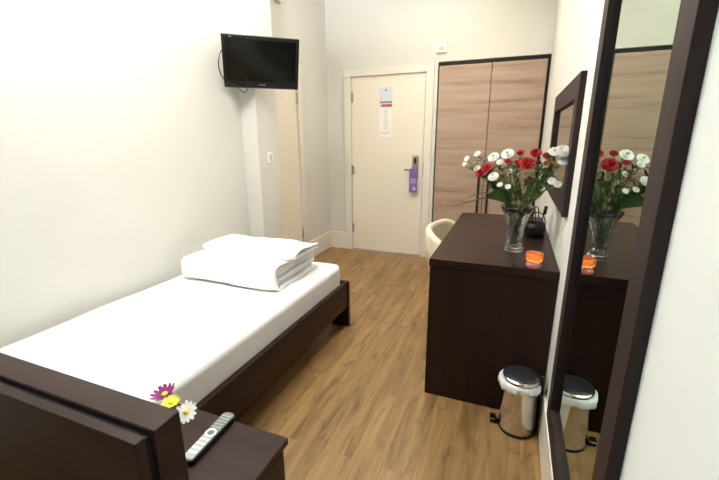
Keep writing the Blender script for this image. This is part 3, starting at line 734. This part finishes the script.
daisy(at(171, 402.5, .575), (.1, -.1, 1), .022, 14, 'yellow', 'yellow', 'yellow flower between the magenta and the white daisy', cup=.2)
daisy(at(186.3, 412.0, .60), (.15, -.75, .85), .0285, 13, 'daisywhite', 'yellow', 'white daisy with yellow heart hanging over the bedside cabinet', cr=.24, cup=.05)

# ---------------------------------------------------------------- television
TVC = Vector((-1.741, 2.506, 1.853)); ta, tt = .725, .379
r3 = Vector((math.cos(ta), math.sin(ta), 0)); n3 = Vector((math.sin(ta), -math.cos(ta), 0))
u3 = Vector((0, 0, 1))*math.cos(tt)+n3*math.sin(tt); f3 = r3.cross(u3)     # f3 points out of the screen
tv = thing('television', 'flat black television mounted high in the left wall corner', 'television')
tv.matrix_world = Matrix.Translation(TVC) @ Matrix(((r3.x, u3.x, f3.x), (r3.y, u3.y, f3.y), (r3.z, u3.z, f3.z))).to_4x4()
w, h = .53, .34
bm = bmesh.new(); bz = .022
box(bm, -w/2, w/2, h/2-bz, h/2, -.028, 0); box(bm, -w/2, w/2, -h/2, -h/2+.040, -.028, 0); box(bm, -w/2, -w/2+bz, -h/2+.040, h/2-bz, -.028, 0); box(bm, w/2-bz, w/2, -h/2+.040, h/2-bz, -.028, 0)
cas = obj('bezel', bm, 'black', tv, bevel=.002)
obj('screen', B(-w/2+bz+.0005, w/2-bz-.0005, -h/2+.0405, h/2-bz-.0005, -.024, -.003), 'screen', tv)
bm = B(-w/2+.012, w/2-.012, -h/2+.012, h/2-.012, -.045, -.0282, bev=.006); box(bm, -.13, .13, -.11, .11, -.058, -.0452, bev=.004); obj('rear_cover', bm, 'black', tv)
bm = bmesh.new()
for i, g in enumerate((.0075, .005, .006, .0075, .005)): box(bm, -.024+i*.0100, -.024+i*.0100+g, -h/2+.018, -h/2+.025, .0002, .0012)
obj('maker_lettering', bm, 'silver', tv)['label'] = 'small silver lettering'
bm = B(-w/2+.05, -w/2+.066, h/2-.014, h/2-.008, .0002, .001); obj('corner_badge', bm, 'silver', tv)
obj('bottom_trim', B(-w/2, w/2, -h/2-.0045, -h/2-.0003, -.02, -.001), 'bluish', tv)['label'] = 'bluish trim along the lower edge'
# bracket from wall to set
bk = thing('television_bracket', 'black swivel bracket holding the television to the wall', 'bracket', (XL, 2.50, 1.86)); o_ = Vector((XL, 2.50, 1.86))
bm = B(0, .012, -.04, .04, -.06, .06, bev=.003); obj('wall_plate', bm, 'black', bk)
back = TVC-f3*.062
bm = bmesh.new(); cyl(bm, (.012, 0, 0), tuple(Vector((back.x-.0, back.y, back.z))-o_), .014); obj('arm', bm, 'black', bk, smooth=True)
cb = tube(bmesh.new(), [Vector(p)-o_ for p in [at(224, 46, 2.40), at(220.5, 52, 2.37), at(218.5, 60, 2.36), at(218.6, 67, 2.36), at(221, 75, 2.38), at(228, 84, 2.40), at(238, 86, 2.42), at(241, 91, 2.42), at(244, 93, 2.43), at(247, 90.5, 2.44), at(247.5, 86, 2.45), at(247, 78, 2.46)]], .0035, 8)
obj('cable', cb, 'black', bk, smooth=True)

# ---------------------------------------------------------------- ceiling lamps, added out of view to light the room
def lamp(x, y):
    cl = thing('added_ceiling_lamp', 'added round flush ceiling lamp ' + ('above the pillow end of the bed' if y < 2 else 'above the floor between wardrobe and bed'), 'lamp', (x, y, ZC))
    obj('rim', lathe(bmesh.new(), [(0, -.012), (.17, -.012), (.175, 0), (0, 0)], 40), 'chrome', cl, smooth=True)
    obj('diffuser', lathe(bmesh.new(), [(0, -.06), (.09, -.055), (.14, -.035), (.16, -.0125), (0, -.0125)], 40), 'shade', cl, smooth=True)
    return cl
lamp(-1.40, .95); lamp(-.6, 3.3)

# ---------------------------------------------------------------- lights
def area(name, loc, rot, sx, sy, power, col, shape='RECTANGLE'):
    l = bpy.data.lights.new(name, 'AREA'); l.shape = shape; l.size = sx; l.size_y = sy; l.energy = power; l.color = col
    o = bpy.data.objects.new(name, l); C.objects.link(o); o.location = loc; o.rotation_euler = rot; return o
area('added_daylight', (XL-.40, (WY0+WY1)/2, (WZ0+WZ1)/2+.05), (math.radians(84), 0, math.radians(-90)), 1.5, 1.6, 11, (.30, .76, 1.0))  # cool light added outside the unseen window
area('added_lamp_light', (-1.40, .95, ZC-.075), (0, 0, 0), .32, .32, 3, (1, .95, .87), 'DISK')  # light of the added near ceiling lamp
area('added_lamp_light', (-.6, 3.3, ZC-.075), (0, 0, 0), .32, .32, 10, (1, .88, .70), 'DISK')  # warm light added for the far end of the room
up_ = area('added_bounce_fill', (-1.0, .48, 1.75), (0, 0, 0), .25, .25, 61, (.96, .99, 1.0), 'DISK')  # unseen fill aimed at the ceiling, added for soft room light
up_.data.spread = math.radians(95); up_.rotation_euler = (Vector((-.2, .75, 1)).normalized()).to_track_quat('-Z', 'Y').to_euler()
w_ = bpy.data.worlds.new('sky'); bpy.context.scene.world = w_; w_.use_nodes = True
w_.node_tree.nodes['Background'].inputs[0].default_value = (.75, .87, 1, 1); w_.node_tree.nodes['Background'].inputs[1].default_value = 1.5

# ---------------------------------------------------------------- camera
cam = bpy.data.cameras.new('camera'); cam.sensor_fit = 'HORIZONTAL'; cam.sensor_width = 36; cam.lens = FPX/719*36; cam.clip_start = .02
co = bpy.data.objects.new('camera', cam); C.objects.link(co)
co.matrix_world = Matrix.Translation((0, 0, CAMH)) @ Matrix(((rt.x, up.x, -fw.x), (rt.y, up.y, -fw.y), (rt.z, up.z, -fw.z))).to_4x4()
sc = bpy.context.scene; sc.camera = co
sc.view_settings.view_transform = 'Standard'; sc.view_settings.look = 'None'; sc.view_settings.gamma = 1; sc.view_settings.use_curve_mapping = False
sc.view_settings.exposure = 0.79
sc.cycles.max_bounces = 14; sc.cycles.diffuse_bounces = 6; sc.cycles.glossy_bounces = 6; sc.cycles.transmission_bounces = 12; sc.cycles.transparent_max_bounces = 12
sc.cycles.caustics_reflective = False; sc.cycles.caustics_refractive = False; sc.cycles.sample_clamp_indirect = 20
sc.cycles.use_denoising = True
